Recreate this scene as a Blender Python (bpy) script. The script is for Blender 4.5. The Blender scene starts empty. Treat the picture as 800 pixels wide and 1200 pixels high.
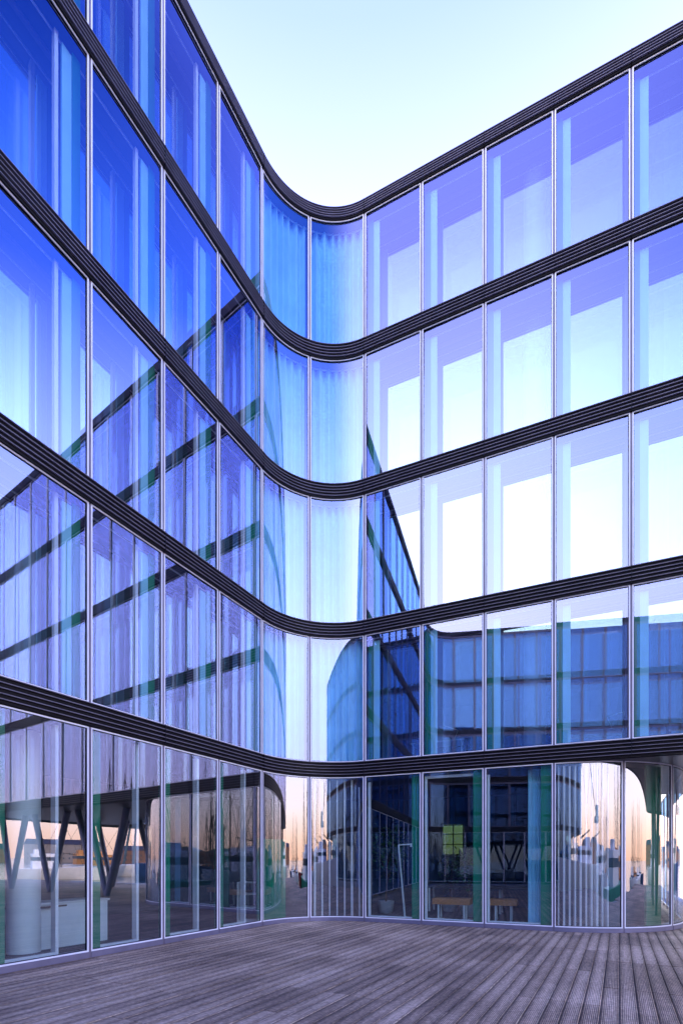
import bpy, bmesh, math, random
from mathutils import Vector
random.seed(7)
S = bpy.context.scene
C = S.collection
F = 3.6                                   # storey height
R = math.radians
H = 1.573                                 # eye height

# ------------------------------------------------------------------ materials
def mat(name, col=(.5, .5, .5), rough=.5, metal=0., noise=0., nscale=8., bump=0., spec=.5, stretch=(1, 1, 1)):
    m = bpy.data.materials.new(name); m.use_nodes = True
    nt = m.node_tree; b = nt.nodes['Principled BSDF']
    b.inputs['Base Color'].default_value = (*col, 1)
    b.inputs['Roughness'].default_value = rough
    b.inputs['Metallic'].default_value = metal
    b.inputs['Specular IOR Level'].default_value = spec
    if noise or bump:
        tc = nt.nodes.new('ShaderNodeTexCoord'); mp = nt.nodes.new('ShaderNodeMapping')
        mp.inputs['Scale'].default_value = stretch
        n = nt.nodes.new('ShaderNodeTexNoise'); n.inputs['Scale'].default_value = nscale
        n.inputs['Detail'].default_value = 5
        nt.links.new(tc.outputs['Object'], mp.inputs[0]); nt.links.new(mp.outputs[0], n.inputs['Vector'])
        if noise:
            r = nt.nodes.new('ShaderNodeValToRGB')
            r.color_ramp.elements[0].position = .3; r.color_ramp.elements[1].position = .7
            r.color_ramp.elements[0].color = (*[c * (1 - noise) for c in col], 1)
            r.color_ramp.elements[1].color = (*[min(1, c * (1 + noise)) for c in col], 1)
            nt.links.new(n.outputs['Fac'], r.inputs[0]); nt.links.new(r.outputs[0], b.inputs['Base Color'])
        if bump:
            bp = nt.nodes.new('ShaderNodeBump'); bp.inputs['Strength'].default_value = bump
            bp.inputs['Distance'].default_value = .01
            nt.links.new(n.outputs['Fac'], bp.inputs['Height']); nt.links.new(bp.outputs[0], b.inputs['Normal'])
    return m

def glass(name, refl, trans, f0, wob=.0):
    m = bpy.data.materials.new(name); m.use_nodes = True
    nt = m.node_tree; nt.nodes.clear()
    o = nt.nodes.new('ShaderNodeOutputMaterial'); mx = nt.nodes.new('ShaderNodeMixShader')
    t = nt.nodes.new('ShaderNodeBsdfTransparent'); g = nt.nodes.new('ShaderNodeBsdfGlossy')
    g.inputs['Roughness'].default_value = 0.0
    g.inputs['Color'].default_value = (*refl, 1); t.inputs['Color'].default_value = (*trans, 1)
    lw = nt.nodes.new('ShaderNodeLayerWeight'); lw.inputs['Blend'].default_value = .5
    pw = nt.nodes.new('ShaderNodeMath'); pw.operation = 'POWER'; pw.inputs[1].default_value = 2.5
    mr = nt.nodes.new('ShaderNodeMapRange'); mr.inputs['To Min'].default_value = f0; mr.inputs['To Max'].default_value = 1
    nt.links.new(lw.outputs['Facing'], pw.inputs[0]); nt.links.new(pw.outputs[0], mr.inputs['Value'])
    nt.links.new(mr.outputs[0], mx.inputs[0]); nt.links.new(t.outputs[0], mx.inputs[1]); nt.links.new(g.outputs[0], mx.inputs[2])
    nt.links.new(mx.outputs[0], o.inputs[0])
    if wob:
        tc = nt.nodes.new('ShaderNodeTexCoord'); mp = nt.nodes.new('ShaderNodeMapping')
        mp.inputs['Scale'].default_value = (1.2, 1.2, .16)
        n = nt.nodes.new('ShaderNodeTexNoise'); n.inputs['Scale'].default_value = 1.1; n.inputs['Detail'].default_value = 1
        b = nt.nodes.new('ShaderNodeBump'); b.inputs['Strength'].default_value = 1; b.inputs['Distance'].default_value = wob
        nt.links.new(tc.outputs['Object'], mp.inputs[0]); nt.links.new(mp.outputs[0], n.inputs['Vector'])
        nt.links.new(n.outputs['Fac'], b.inputs['Height']); nt.links.new(b.outputs[0], g.inputs['Normal'])
    return m

M = dict(
    glass=glass('coated_glass', (.66, .66, 1.0), (.84, .96, 1.0), .28, .00015),
    glass_bent=glass('bent_coated_glass', (.76, .76, 1.0), (.82, .95, 1.0), .27, .0015),
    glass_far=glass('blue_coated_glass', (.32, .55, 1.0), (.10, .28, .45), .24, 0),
    glass_low=glass('ground_floor_glass', (.85, .85, 1.0), (.84, .97, .96), .31, .0002),
    glass_door=glass('door_glass', (.8, .85, 1.0), (.84, .97, .96), .19, .0002),
    glass_low_bent=glass('bent_ground_floor_glass', (.95, .92, 1.0), (.84, .97, .96), .34, .005),
    inner=glass('inner_glass', (.95, 1.0, 1.0), (.80, .94, 1.0), .47, 0),
    amber=glass('greenish_glass', (.6, .8, .5), (.03, .065, .035), .08),
    alu=mat('pale_aluminium', (.88, .85, .90), .35, .0, .06, 3),
    mullion=mat('lilac_grey_aluminium', (.16, .13, .18), .4, .0, .1, 4),
    band=mat('black_cladding', (.006, .004, .006), .5, .0, .3, 5, spec=.12),
    gasket=mat('black_gasket', (.01, .008, .012), .6, spec=.15),
    fin=mat('dark_anodised_fin', (.22, .19, .23), .4, .0, .15, 3, spec=.3),
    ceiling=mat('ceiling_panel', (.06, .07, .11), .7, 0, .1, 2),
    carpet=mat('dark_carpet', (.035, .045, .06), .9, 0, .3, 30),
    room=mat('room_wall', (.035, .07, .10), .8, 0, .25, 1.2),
    concrete=mat('pale_column', (.88, .90, .92), .6, 0, .06, 3),
    green=mat('dark_green_panel', (.001, .22, .11), .4, 0, .1, 2),
    pale=mat('pale_screen', (.36, .72, .82), .6, 0, .06, 2),
    fins=mat('pale_vertical_fin', (.38, .74, .90), .5, 0, .1, 2),
    sill=mat('sill_metal', (.20, .18, .26), .45, .3, .12, 4),
    soffit=mat('soffit_metal', (.05, .045, .06), .4, .2, .2, 3),
    roof=mat('roof_gravel', (.2, .2, .21), .9, 0, .2, 8),
    wood=mat('orange_timber', (.55, .22, .05), .45, 0, .25, 6, stretch=(1, 8, 8)),
    white=mat('white_paint', (.8, .8, .8), .4, 0, .05, 3),
    steel=mat('white_steel', (.75, .8, .8), .35),
    dark=mat('dark_plastic', (.02, .025, .03), .45, 0, .2, 6),
    leaf=mat('leaf_green', (.035, .12, .045), .5, 0, .4, 7),
    bark=mat('bark', (.09, .06, .04), .9, 0, .3, 12),
    terracotta=mat('grey_pot', (.30, .33, .36), .7, 0, .1, 6),
    red=mat('red_paint', (.45, .05, .03), .5, 0, .2, 2),
    navy=mat('navy_paint', (.02, .05, .16), .4, 0, .2, 2),
    seagreen=mat('green_paint', (.02, .28, .16), .4, 0, .2, 2),
    crane=mat('crane_steel', (.05, .09, .12), .5, .2, .2, 1),
    brick=mat('warehouse_brick', (.16, .08, .055), .85, 0, .25, .5),
    render=mat('pale_render', (.24, .21, .20), .85, 0, .15, .3),
    stone=mat('quay_stone', (.24, .23, .24), .85, 0, .2, 1.5, .3),
    pane_dark=mat('dark_window', (.03, .05, .08), .08),
)

# ------------------------------------------------------------------ helpers
class MB:
    def __init__(s): s.v = []; s.f = []
    def quad(s, a, b, c, d):
        i = len(s.v); s.v += [tuple(a), tuple(b), tuple(c), tuple(d)]; s.f.append((i, i+1, i+2, i+3))
    def hexa(s, p):                       # 8 points: bottom 0-3, top 4-7
        i = len(s.v); s.v += [tuple(q) for q in p]
        for f in ((3,2,1,0),(4,5,6,7),(0,1,5,4),(1,2,6,5),(2,3,7,6),(3,0,4,7)): s.f.append(tuple(i+k for k in f))
    def box(s, c, d, rz=0.):
        hx, hy, hz = d[0]/2, d[1]/2, d[2]/2; cs, sn = math.cos(rz), math.sin(rz); P = []
        for z in (-hz, hz):
            for x, y in ((-hx,-hy),(hx,-hy),(hx,hy),(-hx,hy)):
                P.append((c[0]+x*cs-y*sn, c[1]+x*sn+y*cs, c[2]+z))
        s.hexa(P)
    def tube(s, a, b, r0, r1=None, n=10):
        r1 = r0 if r1 is None else r1
        a = Vector(a); b = Vector(b); d = (b-a).normalized()
        u = d.cross(Vector((0,0,1))); u = u.normalized() if u.length > .01 else Vector((1,0,0)); w = d.cross(u)
        i = len(s.v)
        for p, r in ((a,r0),(b,r1)):
            for k in range(n):
                t = 2*math.pi*k/n; s.v.append(tuple(p+u*(r*math.cos(t))+w*(r*math.sin(t))))
        for k in range(n): s.f.append((i+k, i+(k+1)%n, i+n+(k+1)%n, i+n+k))
        s.f.append(tuple(i+k for k in range(n))[::-1]); s.f.append(tuple(i+n+k for k in range(n)))
    def lathe(s, c, prof, n=20):
        i = len(s.v)
        for r, z in prof:
            for k in range(n):
                t = 2*math.pi*k/n; s.v.append((c[0]+r*math.cos(t), c[1]+r*math.sin(t), c[2]+z))
        for j in range(len(prof)-1):
            for k in range(n): s.f.append((i+j*n+k, i+j*n+(k+1)%n, i+(j+1)*n+(k+1)%n, i+(j+1)*n+k))
        s.f.append(tuple(i+k for k in range(n))[::-1]); s.f.append(tuple(i+(len(prof)-1)*n+k for k in range(n)))
    def build(s, name, m, parent=None, smooth=False, bevel=0):
        me = bpy.data.meshes.new(name); me.from_pydata(s.v, [], s.f); me.update()
        o = bpy.data.objects.new(name, me); C.objects.link(o)
        me.materials.append(M[m] if isinstance(m, str) else m)
        if smooth:
            for p in me.polygons: p.use_smooth = True
            me.set_sharp_from_angle(angle=R(40))
        if parent is not None:
            o.parent = parent; o.matrix_parent_inverse = parent.matrix_world.inverted()
        if bevel:
            b = o.modifiers.new('bevel', 'BEVEL'); b.width = bevel; b.segments = 2; b.limit_method = 'ANGLE'
        return o

def tag(o, label=None, cat=None, group=None, kind=None):
    if label: o['label'] = label
    if cat: o['category'] = cat
    if group: o['group'] = group
    if kind: o['kind'] = kind
    return o
def empty(name, loc, label, cat, group=None):
    o = bpy.data.objects.new(name, None); C.objects.link(o); o.location = loc; o.empty_display_size = .2
    o.matrix_world.translation = loc
    bpy.context.view_layer.update()
    return tag(o, label, cat, group)

# ------------------------------------------------------------------ plan of the facade
uL = Vector((.484, .875)); uL.normalize()
uR = Vector((.918, -.397)); uR.normalize()
W = .413 * F
L3 = Vector((-.5244, 3.328)) * F
R0 = Vector((.1608, 3.562)) * F
PB = Vector((-.2877, 3.756)) * F
PA = Vector((-3.59, -2.22)) * F
OE = Vector((1.7, -6.29)) * F                    # end of the wing across the court
RE = R0 + uR * 14 * W
uO = (OE-PA).normalized()

class Path:
    """polyline with filleted corners, arc length from the first point; inside of the building on its left"""
    def __init__(s, pts, radii):
        s.seg = []; L = 0; cur = pts[0]
        for i in range(1, len(pts)):
            if i < len(pts)-1:
                d0 = (pts[i]-pts[i-1]).normalized(); d1 = (pts[i+1]-pts[i]).normalized()
                turn = math.atan2(d0.x*d1.y-d0.y*d1.x, d0.dot(d1)); r = radii[i]
                T = r*math.tan(abs(turn)/2); a = pts[i]-d0*T
            else: a = pts[i]; d0 = (pts[i]-pts[i-1]).normalized()
            l = (a-cur).dot(d0); s.seg.append(('l', L, L+l, cur.copy(), d0, 0, 0)); L += l
            if i < len(pts)-1:
                s.seg.append(('a', L, L+r*abs(turn), a.copy(), d0, turn, r)); L += r*abs(turn); cur = pts[i]+d1*T
        s.L = L
    def at(s, t, off=0.):
        for k, (ty, a, b, p, d, turn, r) in enumerate(s.seg):
            if t <= b or k == len(s.seg)-1: break
        if ty == 'l': q = p+d*(t-a); tg = d
        else:
            sg = 1 if turn > 0 else -1; ph = (t-a)/r*sg
            n = Vector((-d.y, d.x))*sg; c = p+n*r
            v = -n*r; cs, sn = math.cos(ph), math.sin(ph)
            q = c+Vector((v.x*cs-v.y*sn, v.x*sn+v.y*cs)); tg = Vector((d.x*cs-d.y*sn, d.x*sn+d.y*cs))
        return q+Vector((-tg.y, tg.x))*off
    def samples(s, a, b, step=.13):
        out = [a]
        for ty, x, y, *_ in s.seg:
            if ty == 'l':
                if a < x < b: out.append(x)
            else:
                lo, hi = max(a, x), min(b, y)
                if lo < hi:
                    n = max(1, int(math.ceil((hi-lo)/step)))
                    out += [lo+(hi-lo)*k/n for k in range(n+1)]
            if a < y < b: out.append(y)
        out.append(b); out = sorted(out); r = [out[0]]
        for x in out[1:]:
            if x-r[-1] > 1e-4: r.append(x)
        return r

rad = .54*F
UP = Path([OE-uL*3.2*F, OE, PA, PB, RE, RE+uL*3.2*F], [0, .5*F, rad, rad, .5*F, 0])
sL3 = UP.seg[4][2]; sR0 = UP.seg[5][2]    # ends of the left straight and of the visible bend
# ground floor: straight until the third module of the right wing, then bends back under the wing
g_tan = 0.82*F*math.tan(R(84.4)/2)
G3 = R0+uR*3*W
GP = Path([OE-uO*1.2*F-uL*3.2*F, OE-uO*1.2*F, PA, PB, G3+uR*g_tan, G3+uR*g_tan+uL*3.4*F], [0, .82*F, rad, rad, .82*F, 0])
gL3 = GP.seg[4][2]; gR0 = GP.seg[5][2]; gC3 = GP.seg[6][2]

def sweep(mb, path, a, b, o0, o1, z0, z1, step=.13, caps=True):
    ss = path.samples(a, b, step); i = len(mb.v)
    for t in ss:
        p, q = path.at(t, o0), path.at(t, o1)
        mb.v += [(p.x,p.y,z0),(q.x,q.y,z0),(q.x,q.y,z1),(p.x,p.y,z1)]
    for k in range(len(ss)-1):
        j = i+4*k
        for e in range(4):
            f = (e+1) % 4; mb.f.append((j+e, j+4+e, j+4+f, j+f))
    if caps:
        mb.f.append((i,i+1,i+2,i+3)); j = i+4*(len(ss)-1); mb.f.append((j+3,j+2,j+1,j))
def sheet(mb, path, a, b, off, z0, z1, tilt=(0,0), step=.06):
    ss = path.samples(a, b, step); i = len(mb.v)
    for t in ss:
        e = tilt[0]*((t-a)/(b-a)-.5)
        p, q = path.at(t, off+e-tilt[1]), path.at(t, off+e+tilt[1])
        mb.v += [(p.x,p.y,z0),(q.x,q.y,z1)]
    for k in range(len(ss)-1): mb.f.append((i+2*k, i+2*k+2, i+2*k+3, i+2*k+1))

ZB = [H+F*(.6+n) for n in range(5)]       # underside of each cladding band
BH = .375
ROOF_H = .31

bld = empty('office_building', (0, 12, 0), 'five storey office building with wavy floors of blue glass between black louvred bands', 'building')

def modules():
    out = []                              # (start, end, bent, side, in front of the camera)
    for k in range(13): out.append((sL3-(k+1)*W, sL3-k*W, False, 'L', k < 4))
    la = (sR0-sL3)/2
    out += [(sL3, sL3+la, True, 'L', True), (sL3+la, sR0, True, 'R', True)]
    for k in range(13): out.append((sR0+k*W, sR0+(k+1)*W, False, 'R', k < 6))
    return out
MOD = modules()

def pane_and_frame(path, a, b, z0, z1, bent, gm, far=None):
    g = .02; fw = .024
    gl = MB() if far is None else far['glass']
    ti = (random.uniform(-.014, .014), random.uniform(-.006, .006)) if not bent else (0, 0)
    sheet(gl, path, a+g+.006, b-g-.006, .028, z0+.006, z1-.006, ti)
    fr = MB() if far is None else far['frame']
    gk = .008
    sweep(fr, path, a+g, b-g, 0, .05, z0, z0+fw); sweep(fr, path, a+g, b-g, 0, .05, z1-fw, z1)
    sweep(fr, path, a+g, a+g+fw, 0, .05, z0+fw, z1-fw); sweep(fr, path, b-g-fw, b-g, 0, .05, z0+fw, z1-fw)
    if far is None:
        o = gl.build('window_pane', gm, bld, smooth=bent)
        fr.build('frame', 'alu', o)
        gs = MB(); q = g+fw; gw = .009
        sweep(gs, path, a+q, b-q, .016, .045, z0+fw, z0+fw+gw); sweep(gs, path, a+q, b-q, .016, .045, z1-fw-gw, z1-fw)
        sweep(gs, path, a+q, a+q+gw, .016, .045, z0+fw+gw, z1-fw-gw); sweep(gs, path, b-q-gw, b-q, .016, .045, z0+fw+gw, z1-fw-gw)
        gs.build('gasket', 'gasket', o)
def inner_front(path, a, b, z0, z1, side, far=None, d=.52):
    bar = .06
    fr = MB() if far is None else far['inner_frame']
    pier = .17
    a2, b2 = (a, b-pier) if side == 'L' else (a+pier, b)
    e0, e1 = (b-pier, b) if side == 'L' else (a, a+pier)
    sweep(fr, path, e0+.002, e1-.002, d-.03, d+.12, z0, z1)
    sweep(fr, path, a2, b2, d, d+.06, z0, z0+bar); sweep(fr, path, a2, b2, d, d+.06, z1-bar, z1)
    c0, c1 = (a2, a2+bar) if side == 'L' else (b2-bar, b2)
    sweep(fr, path, c0, c1, d, d+.06, z0+bar, z1-bar)
    gl = MB() if far is None else far['inner_glass']
    sheet(gl, path, a2+.01, b2-.01, d+.03, z0+.01, z1-.01, (random.uniform(-.004,.004), random.uniform(-.003,.003)))
    if far is None:
        w = fr.build('inner_window', 'mullion', bld); gl.build('pane', 'inner', w)
def side_strips(path, a, b, z0, z1, side, far=None):
    """green vent flap, pale screen and deep white post at the end of the module next to the bend"""
    def s(x0, x1): return (b-x1, b-x0) if side == 'L' else (a+x0, a+x1)
    g = MB() if far is None else far['green']; p = MB() if far is None else far['pale']; w = MB() if far is None else far['post']
    x = s(.045, .18); sweep(g, path, *x, .18, .215, z0+.002, z1-.05)
    x = s(.183, .34); sweep(p, path, *x, .20, .235, z0+.002, z1-.10)
    x = s(.40, .46); sweep(w, path, *x, .20, .27 if side == 'L' else .17, z0+.002, z1-.03)
    if far is None:
        f = g.build('vent_flap', 'green', bld); p.build('side_screen', 'pale', bld)
        if side == 'L': w.build('inner_post', 'alu', bld)
def bent_fins(path, a, b, z0, z1, nm='vertical_blind', d0=.30, n=8, mt='alu'):
    m = MB()
    for k in range(n):
        t = a+(b-a)*(k+.5)/n; wd = random.uniform(.02, .045)
        sweep(m, path, t-wd/2, t+wd/2, d0, d0+.05+.1*random.random(), z0+.002, z1-random.choice([.05, .05, .06, .25]))
    return m.build(nm, mt, bld)

def curtain(path, a, b, z0, z1, d0=.30, fold=.17):
    m = MB(); n = int((b-a)/.012); i = 0; ph = random.random()*6
    for k in range(n+1):
        t = a+(b-a)*k/n; x = 2*math.pi*(t-a)/fold; o = d0+.065*math.sin(x+ph+.8*math.sin(x*.23))+.012*math.sin(x*.37)
        p = path.at(t, o); m.v += [(p.x, p.y, z0), (p.x, p.y, z1)]
        if k: m.f.append((2*k-2, 2*k, 2*k+1, 2*k-1))
    return m.build('curtain', 'fins', bld, smooth=True)
far = {k: MB() for k in ('glass','frame','inner_frame','inner_glass','green','pale','post','mull')}
for (a, b, bent, side, front) in MOD:
    for n in range(4):
        z0, z1 = ZB[n]+BH, ZB[n+1]
        fk = None if (front or side == 'R') else far
        pane_and_frame(UP, a, b, z0, z1, bent, 'glass_bent' if bent else 'glass', fk)
        fi = None if front else far
        if bent:
            curtain(UP, a+.05, b-.05, z0+.01, z1-.01)
            inner_front(UP, a, b, z0, z1, side)
        else:
            inner_front(UP, a, b, z0, z1, side, fi)
            side_strips(UP, a, b, z0, z1, side, fi)
# mullions of the upper storeys
bounds = sorted({round(a, 4) for a, *_ in MOD} | {round(b, 4) for _, b, *_ in MOD})
for t in bounds:
    for n in range(4):
        z0, z1 = ZB[n]+BH, ZB[n+1]
        if t > sL3-4.5*W:
            m = MB(); sweep(m, UP, t-.0195, t+.0195, .008, .06, z0, z1, 1); m.build('mullion', 'mullion', bld)
        else: sweep(far['mull'], UP, t-.018, t+.018, -.012, .06, z0, z1, 1)
# wing across the court and the corner behind: coarser modules
aO = UP.seg[1][2]; eO = sL3-13*W
nO = int(round((eO-aO)/W)); wO = (eO-aO)/nO
for k in range(nO):
    a, b = aO+k*wO, aO+(k+1)*wO
    for n in range(4):
        z0, z1 = ZB[n]+BH, ZB[n+1]
        pane_and_frame(UP, a, b, z0, z1, False, 'glass', far)
        inner_front(UP, a, b, z0, z1, 'L', far)
        side_strips(UP, a, b, z0, z1, 'L', far)
        sweep(far['mull'], UP, a-.07, a+.07, -.012, .06, z0, z1, 1)
        sweep(far['mull'], UP, a+.07, a+wO-.07, -.008, .026, z1-.14, z1-.002, 1)
for a0, b0 in ((UP.seg[0][1], aO), (sR0+13*W, UP.L)):      # wing ends
    n_ = max(1, int(round((b0-a0)/W))); w_ = (b0-a0)/n_
    for k in range(n_):
        for n in range(4):
            pane_and_frame(UP, a0+k*w_, a0+(k+1)*w_, ZB[n]+BH, ZB[n+1], True, 'glass', far)
            sweep(far['mull'], UP, a0+k*w_-.018, a0+k*w_+.018, -.012, .06, ZB[n]+BH, ZB[n+1], 1)
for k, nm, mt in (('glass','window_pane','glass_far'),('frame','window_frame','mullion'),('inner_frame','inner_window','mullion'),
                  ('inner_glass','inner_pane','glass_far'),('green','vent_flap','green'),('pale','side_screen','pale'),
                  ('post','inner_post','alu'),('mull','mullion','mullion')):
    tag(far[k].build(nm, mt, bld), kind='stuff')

# bands
for n in range(5):
    hh = BH if n < 4 else ROOF_H
    m = MB(); sweep(m, UP, 0, UP.L, -.03, .10, ZB[n], ZB[n]+hh, .1)
    band = m.build('cladding_band', 'band', bld)
    nf = 5
    for t in [q for q in bounds if q > sL3-4*W][::2]:
        f = MB(); sweep(f, UP, t-.005, t+.005, -.064, -.0301, ZB[n]+.01, ZB[n]+hh-.002, 1)
        f.build('joint', 'gasket', band)
    for k in range(nf):
        f = MB(); z = ZB[n]+.05+(hh-.07)*k/(nf-1)
        sweep(f, UP, 0, UP.L, -.062, -.0302, z, z+.010, .1)
        f.build('fin', 'fin', band)
# floor slabs (cut short round the convex ends), ceilings, back walls
DEP = 7.0
c0, c1 = UP.seg[2][1], UP.seg[6][2]
for n in range(5):
    hh = BH if n < 4 else ROOF_H
    m = MB(); sweep(m, UP, c0, c1, .101, DEP, ZB[n]+.004, ZB[n]+hh-.006, .25)
    sweep(m, UP, UP.seg[1][1], c0-.001, .101, 1.7, ZB[n]+.004, ZB[n]+hh-.006, .25)
    sweep(m, UP, c1+.001, UP.seg[7][2], .101, 1.7, ZB[n]+.004, ZB[n]+hh-.006, .25)
    m.build('floor_slab' if n < 4 else 'roof', 'ceiling', bld)
    if n < 4:
        m = MB(); sweep(m, UP, c0, c1, .65, DEP-.05, ZB[n]+hh-.005, ZB[n]+hh+.012, .25); m.build('carpet', 'carpet', bld)
m = MB(); sweep(m, UP, c0, c1, .0, DEP, ZB[4]+ROOF_H-.004, ZB[4]+ROOF_H+.01, .25); m.build('roof_surface', 'roof', bld)
m = MB(); sweep(m, UP, c0, c1, DEP+.001, DEP+.3, ZB[0], ZB[4]+ROOF_H, .25)
m.build('rear_wall', 'room', bld)
for t, dd in ((c0, 1), (c1, 1)):
    m = MB(); sweep(m, UP, t-.1, t+.1, 1.75, DEP, ZB[0]+.38, ZB[4], 1); m.build('end_wall', 'room', bld)
for k in (-9, -5.5, -1, 4.5, 9.5):        # partitions
    t = (sL3+k*W) if k < 0 else sR0+k*W
    for n in range(4):
        m = MB(); sweep(m, UP, t-.05, t+.05, .7, DEP-.1, ZB[n]+BH+.013, ZB[n+1]+.003, 1); m.build('partition_wall', 'room', bld)
# ceiling light rail in the facade cavity
for n in range(1, 5):
    m = MB(); sweep(m, UP, sL3-6*W, sR0+7*W,   .27, .29, ZB[n]-.02, ZB[n]+.003); m.build('ceiling_rail', 'alu', bld)

# soffit under the wings
m = MB(); sweep(m, UP, UP.seg[1][1], c0, .12, 1.72, ZB[0]+.0, ZB[0]+.02); sweep(m, UP, c0+.001, c1, .12, DEP, ZB[0]-.012, ZB[0]+.003, .25)
m.build('soffit', 'soffit', bld)

# ground floor
la = (gR0-gL3)/2
aG = GP.seg[1][2]; nG = int(round((gL3-12*W-aG)/W)); wG = (gL3-12*W-aG)/nG
GM = [(aG+k*wG, aG+(k+1)*wG, False, 'L', False) for k in range(nG)]
GM += [(gL3-(k+1)*W, gL3-k*W, False, 'L', k < 4) for k in range(12)]
GM += [(gL3, gL3+la, True, 'L', True), (gL3+la, gR0, True, 'R', True)]
GM += [(gR0+k*W, gR0+(k+1)*W, False, 'R', True) for k in range(3)]
arcL = 0.82*F*R(84.4)
GM += [(gC3+k*arcL/3, gC3+(k+1)*arcL/3, True, 'E', True) for k in range(3)]
GM += [(gC3+arcL+k*W, gC3+arcL+(k+1)*W, False, 'R', False) for k in range(6)]
ZG = ZB[0]-.014
gfar = {k: MB() for k in ('glass','frame','mull')}
for (a, b, bent, side, front) in GM:
    fk = None if front else gfar
    pane_and_frame(GP, a, b, .10, ZG, bent, 'glass_low_bent' if bent else ('glass_door' if side == 'R' else 'glass_low'), fk)
    mm = MB() if front else gfar['mull']
    sweep(mm, GP, b-.0195, b+.0195, -.004, .06, .004, ZG, 1)
    if front:
        mm.build('mullion', 'mullion', bld)
        s_ = MB(); sweep(s_, GP, a+.019, b-.019, -.015, .30, .004, .098); s_.build('sill', 'sill', bld)
        if not bent:
            # door-like inner frame, green flap at the end away from the bend
            fr = MB(); z0 = .13; gw = .235
            if side == 'L': x0, x1, y0, y1 = a+.04+gw, b-.42, a+.035, a+.035+gw-.003
            else: x0, x1, y0, y1 = a+.045, b-.04-gw, b-.035-gw, b-.038
            full = side == 'R' and abs(a-gR0-W) < .01
            sweep(fr, GP, x0, x1, .16, .22, .099, z0+.02)
            if full: sweep(fr, GP, x0, x1, .16, .22, ZG-.14, ZG-.08)
            if side == 'R': sweep(fr, GP, x0, x0+.055, .16, .22, z0+.02, ZG-.14)
            if side == 'L': sweep(fr, GP, x1-.05, x1, .16, .28, z0+.02, ZG-.05)
            if side == 'R' and not full and a > gR0+1.5*W:
                cu = MB(); n_ = 30
                for k in range(n_+1):
                    p = GP.at(y0-.28+.27*k/n_, .34+.02*math.sin(k*1.4)); cu.v += [(p.x, p.y, .1), (p.x, p.y, ZG-.06)]
                    if k: cu.f.append((2*k-2, 2*k, 2*k+1, 2*k-1))
                cu.build('curtain', 'fins', bld, smooth=True)
            fr.build('door_frame', 'alu', bld)
            gr = MB(); sweep(gr, GP, y0, y1, .12, .17, .099, ZG-.02); gr.build('green_panel', 'green', bld)
        elif side == 'E':
            if a < gC3+.1: bent_fins(GP, a+.05, b-.2, .10, ZG, d0=.16, n=10)
            else:
                gr = MB(); t0 = a+(b-a)*.55; sweep(gr, GP, t0, b-.08, .2, .25, .099, ZG-.02); gr.build('green_panel', 'green', bld)
        elif side == 'R': bent_fins(GP, a+.08, b-.1, .10, ZG, d0=.16, n=7)
        else:
            gr = MB(); sweep(gr, GP, a+.08, a+(b-a)*.62, .22, .26, .099, 2.1); gr.build('green_panel', 'green', bld)
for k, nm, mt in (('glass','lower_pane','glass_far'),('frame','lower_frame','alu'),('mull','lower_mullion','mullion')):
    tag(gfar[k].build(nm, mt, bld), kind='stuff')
m = MB(); sweep(m, GP, gL3-12*W, gC3+arcL*.6, .30, DEP-.4, .005, .03, .25); m.build('ground_floor_carpet', 'carpet', bld)
# ground floor back wall with an opening that lets the evening sky in
wa, wb = gR0+.85, gR0+1.62
for a, b, z0, z1 in ((aG, gL3-12*W-.001, 0, ZG), (gL3-12*W, wa, 0, ZG), (wb, gC3, 0, ZG), (wa+.001, wb-.001, 2.8, ZG), (wa+.001, wb-.001, 0, 1.75)):
    m = MB(); sweep(m, GP, a, b, 5.2, 5.4, z0, z1, .3); m.build('rear_wall', 'room', bld)
m = MB()
for t in (wa+.02, (wa+wb)/2, wb-.05): sweep(m, GP, t, t+.03, 5.25, 5.3, 1.75, 2.8)
for z in (1.76, 2.1, 2.45, 2.76): sweep(m, GP, wa+.051, wb-.051, 5.255, 5.295, z, z+.025)
rw = m.build('rear_window', 'dark', bld)
m = MB(); sweep(m, GP, gC3-.1, gC3+arcL+3*W, .62, .70, .03, ZG, .1); sweep(m, GP, gC3-.1, gC3-.001, .702, 5.2, .03, ZG, 1); m.build('core_wall', 'room', bld)
m = MB(); sheet(m, GP, wa, wb, 5.31, 1.75, 2.8); m.build('pane', M['amber'], rw)
# round columns
def column(x, y, z0, z1, r=.25):
    m = MB(); m.lathe((x, y, 0), [(r, z0), (r, z1)], 28); return m.build('column', 'concrete', bld, smooth=True)
for n in range(-1, 4):
    z0 = .03 if n < 0 else ZB[n]+BH+.012; z1 = ZG-.002 if n < 0 else ZB[n+1]+.003
    p = UP.at(sL3-3.9*W, 1.45)
    column(-5.32, 8.40, z0, z1)
    if n >= 0: column(4.66, 12.12, z0, z1)
    q = UP.at(sL3-8*W, 1.7); column(q.x, q.y, z0, z1)
    if n >= 0: q = UP.at(sR0+7.5*W, 1.7); column(q.x, q.y, z0, z1)
# raking columns under the open wings
def vcol(path, t, off):
    p = path.at(t, off); a = path.at(t-1.5, off); b = path.at(t+1.5, off)
    m = MB(); m.tube((p.x-.05, p.y, 0), (a.x, a.y, ZB[0]), .12, .15, 16); m.tube((p.x+.05, p.y, 0), (b.x, b.y, ZB[0]), .12, .15, 16)
    m.build('raking_column', 'sill', bld, smooth=True)
for k in (7.0, 9.6, 12.2): vcol(UP, sR0+k*W, 1.5); 
for k in (8.6, 11.4): vcol(UP, sR0+k*W, 5.6)
for k in (1.5, 4.5, 7.5): vcol(UP, aO+k*W, 1.5)

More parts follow.
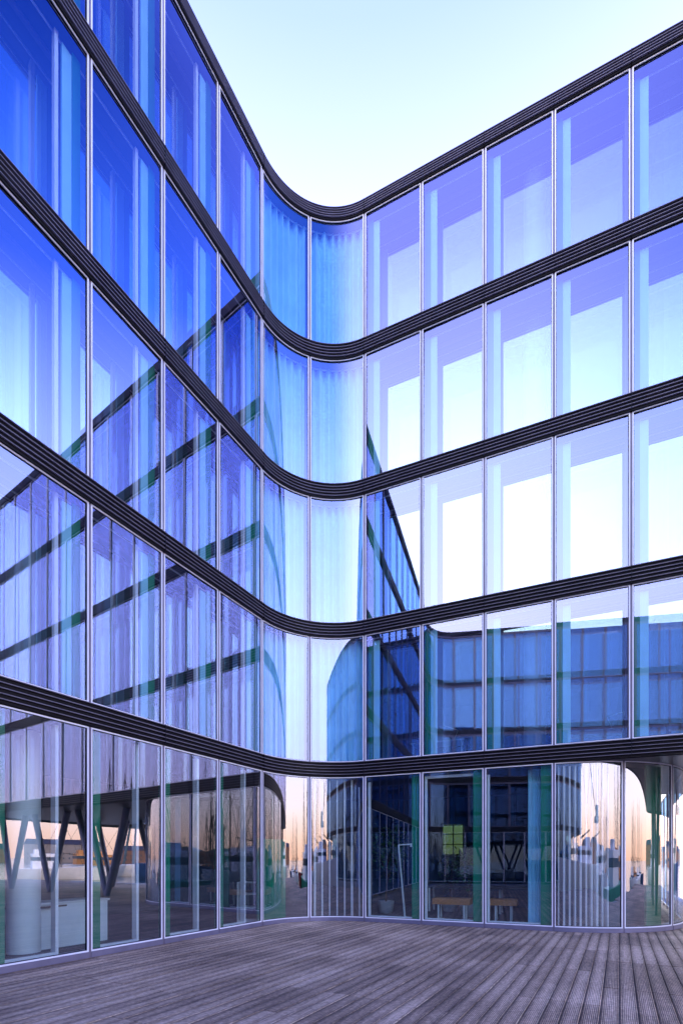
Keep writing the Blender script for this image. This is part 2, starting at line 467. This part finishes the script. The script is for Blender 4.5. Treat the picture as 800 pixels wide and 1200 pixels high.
# ------------------------------------------------------------------ deck
def deck_material():
    m = bpy.data.materials.new('weathered_decking'); m.use_nodes = True
    nt = m.node_tree; L = nt.links; N = nt.nodes.new; b = nt.nodes['Principled BSDF']
    at = N('ShaderNodeAttribute'); at.attribute_name = 'board'
    uv = N('ShaderNodeUVMap'); uv.uv_map = 'UVMap'
    sep = N('ShaderNodeSeparateXYZ'); L.new(uv.outputs[0], sep.inputs[0])
    # ribs
    rb = N('ShaderNodeMath'); rb.operation = 'MULTIPLY'; rb.inputs[1].default_value = 2*math.pi*9; L.new(sep.outputs[1], rb.inputs[0])
    cs = N('ShaderNodeMath'); cs.operation = 'COSINE'; L.new(rb.outputs[0], cs.inputs[0])
    mr = N('ShaderNodeMapRange'); mr.inputs['From Min'].default_value = -1; L.new(cs.outputs[0], mr.inputs['Value'])
    # streaks along the grain
    tc = N('ShaderNodeTexCoord'); mp = N('ShaderNodeMapping'); L.new(uv.outputs[0], mp.inputs[0]); mp.inputs['Scale'].default_value = (1.3, 9, 1)
    ad = N('ShaderNodeVectorMath'); ad.operation = 'ADD'; L.new(mp.outputs[0], ad.inputs[0])
    cb = N('ShaderNodeCombineXYZ'); L.new(at.outputs['Fac'], cb.inputs[2])
    ml = N('ShaderNodeVectorMath'); ml.operation = 'SCALE'; ml.inputs['Scale'].default_value = 97; L.new(cb.outputs[0], ml.inputs[0]); L.new(ml.outputs[0], ad.inputs[1])
    n1 = N('ShaderNodeTexNoise'); n1.inputs['Scale'].default_value = 3; n1.inputs['Detail'].default_value = 8; n1.inputs['Roughness'].default_value = .7; L.new(ad.outputs[0], n1.inputs['Vector'])
    n2 = N('ShaderNodeTexNoise'); n2.inputs['Scale'].default_value = .55; n2.inputs['Detail'].default_value = 6; L.new(tc.outputs['Object'], n2.inputs['Vector'])
    n3 = N('ShaderNodeTexNoise'); n3.inputs['Scale'].default_value = 22; n3.inputs['Detail'].default_value = 5; L.new(tc.outputs['Object'], n3.inputs['Vector'])
    def mul(a, k, o=0):
        q = N('ShaderNodeMath'); q.operation = 'MULTIPLY_ADD'; L.new(a, q.inputs[0]); q.inputs[1].default_value = k; q.inputs[2].default_value = o; return q.outputs[0]
    def add(a, c):
        q = N('ShaderNodeMath'); q.operation = 'ADD'; L.new(a, q.inputs[0]); L.new(c, q.inputs[1]); return q.outputs[0]
    t = add(mul(at.outputs['Fac'], .22, -.03), mul(n1.outputs['Fac'], 1.3, -.66))
    t = add(t, mul(n2.outputs['Fac'], .8, -.28)); t = add(t, mul(n3.outputs['Fac'], .6, -.26)); t = add(t, mul(mr.outputs[0], .36, -.09))
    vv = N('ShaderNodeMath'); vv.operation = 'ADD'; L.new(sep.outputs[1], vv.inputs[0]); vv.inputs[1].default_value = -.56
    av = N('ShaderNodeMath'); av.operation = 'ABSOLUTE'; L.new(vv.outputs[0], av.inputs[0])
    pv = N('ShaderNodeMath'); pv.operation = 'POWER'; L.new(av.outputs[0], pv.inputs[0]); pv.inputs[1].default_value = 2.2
    t = add(t, mul(pv.outputs[0], -1.3, .07))  # board edges darkened in the colour: painted gap shade together with dirt
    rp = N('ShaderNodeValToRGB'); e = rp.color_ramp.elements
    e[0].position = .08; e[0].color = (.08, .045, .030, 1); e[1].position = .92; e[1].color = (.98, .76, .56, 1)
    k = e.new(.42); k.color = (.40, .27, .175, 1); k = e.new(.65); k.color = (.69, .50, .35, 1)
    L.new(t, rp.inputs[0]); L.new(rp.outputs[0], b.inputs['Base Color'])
    b.inputs['Roughness'].default_value = .62
    bp = N('ShaderNodeBump'); bp.inputs['Strength'].default_value = .8; bp.inputs['Distance'].default_value = .006
    hh = add(mr.outputs[0], mul(n1.outputs['Fac'], .5)); L.new(hh, bp.inputs['Height']); L.new(bp.outputs[0], b.inputs['Normal'])
    return m
uV = Vector((uL.y, -uL.x))
def inside(p, poly):
    c = False; n = len(poly)
    for i in range(n):
        a, b = poly[i], poly[(i+1) % n]
        if (a[1] > p[1]) != (b[1] > p[1]) and p[0] < (b[0]-a[0])*(p[1]-a[1])/(b[1]-a[1])+a[0]: c = not c
    return c
QUAY2 = [(-9.6, -.35), (8.5, -8.2), (9.8, 2.6), (27, -4.9), (31, 8), (6, 27), (-8, 27), (-6, 8)]
def make_deck():
    bw, gap = .172, .008; V = []; Fc = []; uvs = []; rnd = []
    ux = Vector((uL.x, uL.y)); vx = Vector((uL.y, -uL.x))
    org = Vector((0, 0)); j0 = random.Random(3)
    for j in range(-112, 150):
        off = 1.85*((j//13) % 2)*.5 + j0.uniform(-.008, .008) + (.92 if j0.random() < .07 else 0)
        v0 = j*bw+gap/2; v1 = (j+1)*bw-gap/2
        u = -30+off
        while u < 20:
            ln = 1.85; u0, u1 = u+.004, u+ln-.004; u += ln
            dz = j0.uniform(-.0025, .0025); i = len(V); bv = .004
            for (du, dv, z) in ((0,0,-.03),(0,0,-.004),(bv,bv,0)):
                for a_, b_ in ((u0+du, v0+dv),(u1-du, v0+dv),(u1-du, v1-dv),(u0+du, v1-dv)):
                    p = org+ux*a_+vx*b_; V.append((p.x, p.y, z+dz))
            r = j0.random()
            cx_ = org+ux*(u0+u1)/2+vx*(v0+v1)/2
            if not inside(cx_, QUAY2):
                del V[i:]; continue
            def face(idx, uvv):
                Fc.append(tuple(i+k for k in idx)); uvs.extend(uvv); rnd.extend([r]*4)
            sx = j0.uniform(0, 50)
            q = [(sx,0),(sx+1.85,0),(sx+1.85,1),(sx,1)]
            face((8,9,10,11), q)
            for lv in (0, 4):
                for k in range(4):
                    k2 = (k+1) % 4; face((lv+k, lv+k2, lv+4+k2, lv+4+k), [q[k], q[k2], q[k2], q[k]])
    me = bpy.data.meshes.new('deck'); me.from_pydata(V, [], Fc); me.update()
    ul = me.uv_layers.new(name='UVMap'); ul.data.foreach_set('uv', [c for q in uvs for c in q])
    ca = me.attributes.new('board', 'FLOAT', 'CORNER'); ca.data.foreach_set('value', rnd)
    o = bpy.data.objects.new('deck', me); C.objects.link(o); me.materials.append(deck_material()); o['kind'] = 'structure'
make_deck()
def slab(poly, z0, z1):
    mb = MB(); n = len(poly); mb.v = [(x, y, z0) for x, y in poly]+[(x, y, z1) for x, y in poly]
    mb.f = [tuple(range(n))[::-1], tuple(range(n, 2*n))]+[(k, (k+1) % n, n+(k+1) % n, n+k) for k in range(n)]
    return mb
nL = Vector((-uL.y, uL.x)); nO = Vector((uO.y, -uO.x))
tag(slab(QUAY2, -2.4, -.045).build('quay', 'stone'), kind='structure')
a_, b_ = PA-uL*9, L3+uL*16
tag(slab([(p.x, p.y) for p in (a_-nL*.9, b_-nL*.9, b_+nL*14, a_+nL*14)], -2.4, -.052).build('quay', 'stone'), kind='structure')
a_, b_ = PA-uO*4, OE+uO*1.5
tag(slab([(p.x, p.y) for p in (b_-nO*1.2, a_-nO*1.2, a_+nO*13, b_+nO*13)], -2.4, -.059).build('quay', 'stone'), kind='structure')

# water
def water_mat():
    m = mat('harbour_water', (.03, .06, .09), .12)
    nt = m.node_tree; b = nt.nodes['Principled BSDF']; n = nt.nodes.new('ShaderNodeTexNoise'); n.inputs['Scale'].default_value = .6; n.inputs['Detail'].default_value = 4
    tc = nt.nodes.new('ShaderNodeTexCoord'); nt.links.new(tc.outputs['Object'], n.inputs['Vector'])
    bp = nt.nodes.new('ShaderNodeBump'); bp.inputs['Strength'].default_value = .5; bp.inputs['Distance'].default_value = .3
    nt.links.new(n.outputs['Fac'], bp.inputs['Height']); nt.links.new(bp.outputs[0], b.inputs['Normal']); return m
m = MB(); m.quad((-3000,-3000,-1.6),(3000,-3000,-1.6),(3000,3000,-1.6),(-3000,3000,-1.6))
tag(m.build('water', water_mat()), kind='structure')

# ------------------------------------------------------------------ furniture behind the glass
def at(px, Y): return (px-400)/587*Y
def bench(x0, x1, Y, label):
    cx = (x0+x1)/2; o = empty('bench', (cx, Y, .03), label, 'bench'); rz = math.atan2(uR.y, uR.x); L = (x1-x0)
    def P(dx, dy): return (cx+dx*math.cos(rz)-dy*math.sin(rz), Y+dx*math.sin(rz)+dy*math.cos(rz))
    m = MB(); c = P(0,0); m.box((c[0], c[1], .50), (L, .45, .16), rz); m.build('seat', 'wood', o, bevel=.01)
    for sx in (-L/2+.15, L/2-.15):
        m = MB()
        for sy in (-.17, .17):
            c = P(sx, sy); m.box((c[0], c[1], .225), (.04, .04, .387), rz)
        c = P(sx, 0); m.box((c[0], c[1], .05), (.04, .30, .038), rz); m.build('leg', 'steel', o)
bench(at(507, 13.3), at(553, 13.0), 13.15, 'orange timber bench behind the door glass beside the green panel')
bench(at(574, 12.9), at(606, 12.8), 12.85, 'shorter orange timber bench behind the third glass bay right of the bend')

def leafy(name, x, y, z, h, r, n, label, pot=True):
    o = empty(name, (x, y, z), label, 'plant')
    if pot:
        m = MB(); m.lathe((x, y, z), [(.16, 0), (.2, .04), (.24, .36), (.22, .36), (.21, .32)], 20); m.build('pot', 'terracotta', o, smooth=True); zz = z+.3
    else: zz = z
    m = MB(); rg = random.Random(int(x*100)); tips = []
    m.tube((x, y, zz), (x+.03, y, z+h*.55), .03, .02, 8)
    for k in range(12):
        a = rg.uniform(0, 6.28); e = Vector((x+r*.7*math.cos(a), y+r*.7*math.sin(a), z+h*rg.uniform(.5, .98)))
        m.tube((x+.02, y, z+h*rg.uniform(.3, .55)), e, .012, .004, 5); tips.append(e)
    m.build('stem', 'bark', o)
    m = MB()
    for k in range(n):
        c = rg.choice(tips)+Vector((rg.gauss(0, r*.33), rg.gauss(0, r*.33), rg.gauss(0, h*.09)))
        d = Vector((rg.uniform(-1,1), rg.uniform(-1,1), rg.uniform(-.8,.5))).normalized(); s = d.cross(Vector((0,0,1))).normalized()
        l = rg.uniform(.08, .17); w = l*.28
        m.quad(c, c+d*l*.5+s*w, c+d*l, c+d*l*.5-s*w)
    m.build('foliage', 'leaf', o)
Z1 = ZB[0]+BH+.013
leafy('indoor_tree', at(452, 14.6), 14.6, .03, 2.5, .5, 900, 'tall dark leafy indoor tree behind the first flat bay right of the bend')
leafy('indoor_tree', at(449, 14.4), 14.4, Z1, 2.3, .45, 1100, 'dense green indoor tree on the first upper floor above the tall dark one')
leafy('potted_plant', at(616, 12.9), 12.9, Z1, 1.15, .28, 90, 'sparse potted plant with few leaves in front of the round white column')
leafy('potted_plant', at(549, 13.8), 13.8, .03, 1.75, .3, 420, 'bushy potted plant standing behind the bench')
leafy('potted_plant', at(527, 15.0), 15.0, .03, 1.55, .25, 320, 'smaller potted plant in front of the bright rear window')

def desk(x, y, z, rz, L, label, top='white', lamp=True):
    o = empty('desk', (x, y, z), label, 'desk')
    def P(dx, dy): return (x+dx*math.cos(rz)-dy*math.sin(rz), y+dx*math.sin(rz)+dy*math.cos(rz))
    m = MB(); m.box((x, y, z+.735), (L, .75, .03), rz); m.build('desktop', top, o, bevel=.004)
    for sx in (-L/2+.08, L/2-.08):
        for sy in (-.3, .3):
            m = MB(); c = P(sx, sy); m.box((c[0], c[1], z+.36), (.05, .05, .719), rz); m.build('leg', 'steel', o)
    return P
def monitor(x, y, z, rz, label):
    o = empty('monitor', (x, y, z), label, 'monitor'); m = MB(); m.box((x, y, z+.01), (.22, .18, .02), rz); m.box((x, y, z+.12), (.04, .03, .2), rz); m.build('stand', 'dark', o)
    m = MB(); m.box((x-.03*math.sin(rz)*-1, y-.03*math.cos(rz), z+.36), (.55, .03, .33), rz); m.build('screen', 'dark', o, bevel=.004)
def arm_lamp(x, y, z, s, label):
    o = empty('desk_lamp', (x, y, z), label, 'lamp')
    m = MB(); m.lathe((x, y, z), [(.09, 0), (.09, .02), (.02, .03)], 16); m.build('base', 'steel', o, smooth=True)
    m = MB(); m.tube((x, y, z+.03), (x+s*.16, y, z+.38), .009, .009, 8); m.tube((x+s*.16, y, z+.38), (x-s*.25, y, z+.52), .009, .009, 8); m.build('arm', 'steel', o)
    m = MB(); m.tube((x-s*.25, y, z+.53), (x-s*.33, y, z+.45), .02, .07, 14); m.build('lamp_shade', 'steel', o, smooth=True)
rr = math.atan2(uR.y, uR.x); rl = math.atan2(uL.y, uL.x)
desk(at(515, 14.2), 14.2, Z1, rr, 1.5, 'white desk with a clamp lamp on the first upper floor near the bend'); arm_lamp(at(530, 14.2), 14.2, Z1+.75, 1, 'slim white arm lamp on the desk nearest the bend')
desk(at(692, 13.0), 13.0, Z1, rr, 1.7, 'white desk carrying a monitor on the first upper floor'); monitor(at(684, 13.0), 13.0, Z1+.75, rr, 'black monitor on the desk right of the round column')
arm_lamp(at(718, 12.9), 12.9, Z1+.75, -1, 'slim white arm lamp beside the black monitor')
desk(at(785, 12.4), 12.4, Z1, rr, 1.6, 'white desk at the right edge of the first upper floor'); monitor(at(775, 12.4), 12.4, Z1+.75, rr, 'black monitor on the desk at the right edge')
desk(at(60, 9.1), 9.1, .03, rl+.2, 1.6, 'dark topped desk beside the round column behind the left glass', 'dark')
desk(at(545, 15.0), 15.0, .03, rr, 2.2, 'dark desk with two monitors behind the timber bench', 'dark'); monitor(at(530, 15.0)+.1, 15.05, .78, rr, 'black monitor on the dark desk, nearer the bend'); monitor(at(562, 15.0), 14.8, .78, rr, 'black monitor on the dark desk, next to the green panel')
desk(at(595, 14.4), 14.4, .03, rr, 1.5, 'dark desk with one monitor behind the shorter bench', 'dark'); monitor(at(592, 14.4), 14.4, .78, rr, 'black monitor behind the shorter timber bench')
# leaning lamp and side shelf
x, y = at(472, 13.4), 13.4
o = empty('floor_lamp', (x, y, .03), 'slim white floor lamp with a bent arm in front of the tall dark tree', 'lamp')
m = MB(); m.lathe((x+.05, y, .03), [(.16, 0), (.16, .02), (.02, .03)], 20); m.build('base', 'steel', o, smooth=True)
m = MB(); m.tube((x+.05, y, .05), (x-.12, y, 1.98), .028, .022, 10); m.tube((x-.12, y, 1.98), (x+.22, y, 2.0), .022, .022, 10); m.build('pole', 'steel', o, smooth=True)
m = MB(); m.lathe((x+.26, y, 1.93), [(.09, 0), (.05, .08), (.02, .1)], 16); m.build('lamp_shade', 'steel', o, smooth=True)
x, y = at(292, 12.6), 12.6
o = empty('cabinet', (x, y, .03), 'low white open cabinet behind the last straight glass bay on the left', 'cabinet')
m = MB(); 
for dx in (-.25, .25): m.box((x+dx, y, .53), (.03, .4, 1.0))
m.build('side_panel', 'white', o)
for z in (.06, .4, .73, 1.02):
    m = MB(); m.box((x, y, z), (.469, .4, .03)); m.build('shelf', 'white', o)
# low white counter behind the second left bay
p = GP.at(gL3-2.7*W, 1.3)
o = empty('counter', (p.x, p.y, .03), 'low pale counter behind the second glass bay from the left', 'counter')
m = MB(); sweep(m, GP, gL3-3.2*W, gL3-2.2*W, 1.2, 1.7, .03, .80); m.build('body', 'concrete', o)
m = MB(); sweep(m, GP, gL3-3.22*W, gL3-2.18*W, 1.17, 1.73, .802, .84); m.build('worktop', 'white', o)

# ------------------------------------------------------------------ harbour (seen mirrored in the glass)
def hull(m, L, B, D, z, x, y, rz, sheer=.5):
    n = 12; rows = []
    for k in range(n+1):
        t = k/n; w = B/2*(1-max(0, (t-.45)/.55)**2.2)*(.82+.18*min(1, t*4)); zz = z+D+sheer*t*t
        rows.append([(t*L-L/2+(.08*L*t*t), w, zz), (t*L-L/2, w*.6, z+D*.2), (t*L-L/2, 0, z-.3), (t*L-L/2, -w*.6, z+D*.2), (t*L-L/2+(.08*L*t*t), -w, zz)])
    i = len(m.v); c, s = math.cos(rz), math.sin(rz)
    for r in rows:
        for p in r: m.v.append((x+p[0]*c-p[1]*s, y+p[0]*s+p[1]*c, p[2]))
    for k in range(n):
        for e in range(4): m.f.append((i+5*k+e, i+5*k+5+e, i+5*k+6+e, i+5*k+1+e))
        m.f.append((i+5*k+4, i+5*k+9, i+5*k+5, i+5*k))
    m.f.append(tuple(i+e for e in range(5)))
def boat(x, y, rz, L, B, D, hm, masts, label, cab='white', cabh=2.2, mh=11):
    zw = -1.6; o = empty('moored_boat', (x, y, zw), label, 'boat', 'boats moored in the harbour basin')
    m = MB(); hull(m, L, B, D, zw, x, y, rz); m.build('hull', hm, o, smooth=True)
    c, s = math.cos(rz), math.sin(rz)
    m = MB(); m.box((x-L*.12*c, y-L*.12*s, zw+D+cabh/2), (L*.32, B*.6, cabh), rz); m.box((x-L*.2*c, y-L*.2*s, zw+D+cabh+.3), (L*.10, B*.4, .6), rz)
    cb = m.build('cabin', cab, o, bevel=.05)
    m = MB(); m.box((x-L*.12*c, y-L*.12*s, zw+D+cabh*.65), (L*.325, B*.61, cabh*.25), rz); m.build('window', 'pane_dark', cb)
    for q in masts:
        m = MB(); bx, by = x+q*L*c, y+q*L*s
        m.tube((bx, by, zw+D), (bx, by, zw+D+mh), .08, .04, 8); m.tube((bx, by, zw+D+1.6), (bx-L*.28*c, by-L*.28*s, zw+D+2.2), .07, .05, 8)
        for e in (-1, 1): m.tube((bx, by, zw+D+mh*.95), (bx+e*L*.3*c, by+e*L*.3*s, zw+D+.4), .025, .025, 5)
        for e in (-1, 1): m.tube((bx, by, zw+D+mh*.8), (bx-s*e*B*.45, by+c*e*B*.45, zw+D), .025, .025, 5)
        m.build('mast', 'bark', o)
boat(5.2, -11.2, math.atan2(-uR.y, -uR.x), 14, 4.2, 2.9, 'white', (.25, .0, -.35), 'large white hulled boat moored right behind the deck', 'white', 1.1, 8)
boat(18, -8.5, R(-22), 11, 3.2, 1.6, 'seagreen', (.1,), 'green hulled fishing boat with one mast', mh=8)
boat(22, -13, R(95), 12, 3.2, 1.7, 'red', (.05, -.3), 'red hulled two masted boat beside the green one', 'wood', 1.8, 9)
boat(16, -22, R(80), 12, 3.4, 1.8, 'white', (.15, -.2), 'white two masted boat beyond the green one', mh=10)
boat(25, -36, R(60), 14, 3.8, 2.0, 'navy', (.15, -.25), 'navy hulled sailing boat with white cabin', mh=14)
boat(2, -38, R(20), 15, 4, 2.4, 'navy', (.1, -.3), 'navy hulled boat moored left of the large white one', 'white', 2.6, 12)
boat(30, -22, R(110), 12, 3.4, 1.8, 'white', (.1,), 'small white sailing boat at the quay corner', mh=12)
boat(62, -6, R(95), 16, 4.4, 2.2, 'white', (.15, -.25), 'white two masted boat across the basin', mh=9)
boat(72, 12, R(85), 10, 3, 1.6, 'white', (.1,), 'short white hulled boat across the basin', 'white', 2.2, 8)
boat(70, 30, R(100), 18, 4.6, 2.6, 'navy', (.2, -.2), 'long navy boat across the basin', 'white', 2.8, 9)
boat(88, 20, R(80), 14, 4, 2, 'white', (.1, -.2), 'white boat behind the short white hulled one', 'wood', 2.0, 8)
sb = random.Random(11); spots = 0
while spots < 16:
    ang = sb.uniform(R(-79), R(-32)); t = sb.uniform(30, 62); x, y = 7.5+t*math.cos(ang), 11.3+t*math.sin(ang)
    if math.hypot(x-17, y+6) < 7 or math.hypot(x-22, y+13) < 7 or y > -12: continue
    boat(x, y, sb.uniform(0, 6.28), sb.uniform(7, 9), 2.5, 1.3, sb.choice(['white', 'navy', 'white', 'seagreen', 'red']), (.2, -.15),
         'small two masted sailing boat in the crowded marina beyond the deck', sb.choice(['white', 'wood']), .6, sb.uniform(5, 9))
    spots += 1
def crane(x, y, s, rz, label):
    o = empty('harbour_crane', (x, y, -1.5), label, 'crane', 'harbour cranes on the far quay')
    c, sn = math.cos(rz), math.sin(rz)
    def P(a, b, z): return (x+s*(a*c-b*sn), y+s*(a*sn+b*c), -1.5+s*z)
    for a in (-5, 5):
        for b in (-5, 5):
            m = MB(); m.tube(P(a, b, 0), P(a*.6, b*.6, 16), .5*s, .4*s, 6); m.build('leg', 'crane', o)
    m = MB(); m.box(P(0, 0, 17), (9*s, 9*s, 2*s), rz); m.box(P(-2, 0, 20), (6*s, 5*s, 4*s), rz); m.build('machine_house', 'crane', o)
    m = MB(); T = P(0, 0, 36)
    for b in (-1.5, 1.5): m.tube(P(0, b, 20), T, .35*s, .2*s, 6)
    m.build('tower', 'crane', o)
    m = MB(); A, Bp = P(3, 0, 20), P(30, 0, 42)
    for b in (-1, 1): m.tube(P(3, b, 20), P(30, b*.3, 42), .3*s, .2*s, 6)
    for k in range(8):
        t = k/8; m.tube(P(3+27*t, -1*(1-t*.7), 20+22*t), P(3+27*(t+.125), 1*(1-t*.7), 20+22*(t+.125)), .14*s, .14*s, 5)
    m.tube(T, Bp, .12*s, .12*s, 5); m.tube(Bp, P(30, 0, 14), .08*s, .08*s, 5); m.build('jib', 'crane', o)
crane(150, 70, 1.0, R(200), 'tall dark harbour crane with its jib raised to the left')
crane(165, 96, 1.1, R(150), 'dark harbour crane beside the tallest one, jib to the right')
crane(175, 40, .9, R(120), 'smaller dark harbour crane further along the quay')
crane(-10, -150, .9, R(20), 'dark harbour crane behind the moored boats')
crane(50, -165, 1.0, R(160), 'dark harbour crane far right of the boats')
rg = random.Random(5); cols = ('brick', 'render', 'brick', 'brick', 'render')
bx = []
for k in range(9): bx.append((380+rg.uniform(-5, 25), -160+k*48, rg.uniform(12, 20), 38, rg.uniform(8, 16)))
for k in range(10): bx.append((-200+k*46, -340+rg.uniform(-8, 8), 38, 14, rg.uniform(7, 15)))
for k, (x, y, w, d, h) in enumerate(bx):
    o = empty('warehouse', (x, y, -1.6), ('brick' if cols[k%5] == 'brick' else 'pale')+' harbour warehouse across the water', 'building', 'warehouses across the water')
    m = MB(); m.box((x, y, h/2-1.6), (w, d, h)); wl = m.build('wall', cols[k % 5], o)
    m = MB(); m.hexa([(x-w/2-.4, y-d/2-.4, h-1.59), (x+w/2+.4, y-d/2-.4, h-1.59), (x+w/2+.4, y+d/2+.4, h-1.59), (x-w/2-.4, y+d/2+.4, h-1.59),
                      (x-w/4, y-d/2+1, h+2), (x+w/4, y-d/2+1, h+2), (x+w/4, y+d/2-1, h+2), (x-w/4, y+d/2-1, h+2)]); m.build('roof', 'soffit', o)
    m = MB()
    for fz in range(int(h//3.2)-1):
        for q in range(int(d//3.5)): m.box((x-w/2-.02, y-d/2+2+q*3.5, fz*3.2+1.2), (.1, .9, 1.3))
        for q in range(int(w//3.5)): m.box((x-w/2+2+q*3.5, y+d/2+.02, fz*3.2+1.2), (.9, .1, 1.3))
    tag(m.build('window', 'pane_dark', wl), kind='stuff')

# ------------------------------------------------------------------ sky and sun
SUN_AZ = Vector((-.86, .50))              # low on the left, behind the left wing
sel = R(9)
w = bpy.data.worlds.new('World'); S.world = w; w.use_nodes = True
nt = w.node_tree; nt.nodes.clear(); L = nt.links; N = nt.nodes.new
out = N('ShaderNodeOutputWorld'); bg = N('ShaderNodeBackground'); L.new(bg.outputs[0], out.inputs[0])
sk = N('ShaderNodeTexSky'); sk.sky_type = 'NISHITA'; sk.sun_disc = False; sk.sun_elevation = sel
sk.sun_rotation = math.atan2(SUN_AZ.x, SUN_AZ.y); sk.air_density = 1.0; sk.dust_density = .6; sk.ozone_density = 2.0
tc = N('ShaderNodeTexCoord'); sp = N('ShaderNodeSeparateXYZ'); L.new(tc.outputs['Generated'], sp.inputs[0])
def ramp(stops, scale):
    r = N('ShaderNodeValToRGB'); e = r.color_ramp.elements
    while len(e) > 1: e.remove(e[-1])
    for k, (p, c) in enumerate(stops):
        q = e[0] if k == 0 else e.new(p); q.position = p; q.color = (*[x/scale for x in c], 1)
    L.new(sp.outputs[2], r.inputs[0])
    v = N('ShaderNodeVectorMath'); v.operation = 'SCALE'; v.inputs['Scale'].default_value = scale; L.new(r.outputs[0], v.inputs[0]); return v.outputs[0]
bright = ramp([(0, (2.3, 1.4, .95)), (.045, (2.6, 1.8, 1.4)), (.095, (2.7, 2.3, 2.2)), (.16, (2.7, 2.5, 2.6)), (.25, (2.9, 2.9, 3.2)), (.42, (3.2, 3.4, 3.8)), (.60, (2.3, 2.75, 3.6)), (.77, (.88, 1.0, 2.6)), (.86, (.49, .66, 2.3)), (1, (.3, .5, 2.2))], 4)
dark = ramp([(0, (2.3, 1.4, .95)), (.045, (2.6, 1.8, 1.4)), (.095, (2.6, 2.2, 2.1)), (.16, (2.3, 2.25, 2.8)), (.25, (2.2, 2.35, 3.1)), (.42, (2.2, 2.6, 3.9)), (.60, (1.15, 1.6, 3.7)), (.72, (.14, .42, 2.2)), (.83, (.005, .08, .75)), (1, (.005, .06, .6))], 4)
dt = N('ShaderNodeVectorMath'); dt.operation = 'DOT_PRODUCT'; dt.inputs[1].default_value = Vector((-.82, .53, .2)).normalized(); L.new(tc.outputs['Generated'], dt.inputs[0])
mr = N('ShaderNodeMapRange'); mr.interpolation_type = 'SMOOTHSTEP'; mr.inputs['From Min'].default_value = -.32; mr.inputs['From Max'].default_value = .16; L.new(dt.outputs['Value'], mr.inputs['Value'])
mx = N('ShaderNodeMix'); mx.data_type = 'RGBA'; L.new(mr.outputs[0], mx.inputs[0]); L.new(dark, mx.inputs[6]); L.new(bright, mx.inputs[7])
ns = N('ShaderNodeVectorMath'); ns.operation = 'SCALE'; ns.inputs['Scale'].default_value = .01; L.new(sk.outputs[0], ns.inputs[0])
ad = N('ShaderNodeVectorMath'); ad.operation = 'ADD'; L.new(ns.outputs[0], ad.inputs[0]); L.new(mx.outputs[2], ad.inputs[1])
L.new(ad.outputs[0], bg.inputs[0]); bg.inputs[1].default_value = 1.0
sd = bpy.data.lights.new('sun', 'SUN'); sd.energy = 3.0; sd.angle = R(.5); sd.color = (1, .72, .48)
so = bpy.data.objects.new('sun', sd); C.objects.link(so)
dirv = Vector((SUN_AZ.x*math.cos(sel), SUN_AZ.y*math.cos(sel), math.sin(sel)))
so.rotation_euler = dirv.to_track_quat('Z', 'Y').to_euler()

# ------------------------------------------------------------------ camera
cd = bpy.data.cameras.new('camera'); co = bpy.data.objects.new('camera', cd); C.objects.link(co)
co.location = (0, 0, H); co.rotation_euler = (R(90), 0, 0)
cd.sensor_fit = 'AUTO'; cd.sensor_width = 36; cd.lens = 587/1200*36; cd.shift_y = 408/1200; cd.clip_end = 6000; cd.clip_start = .05
S.camera = co
S.view_settings.view_transform = 'Standard'; S.view_settings.look = 'None'; S.view_settings.exposure = .35; S.view_settings.gamma = 1
cy = S.cycles; cy.max_bounces = 12; cy.glossy_bounces = 6; cy.transparent_max_bounces = 24; cy.diffuse_bounces = 3; cy.use_denoising = True
cy.sample_clamp_indirect = 6
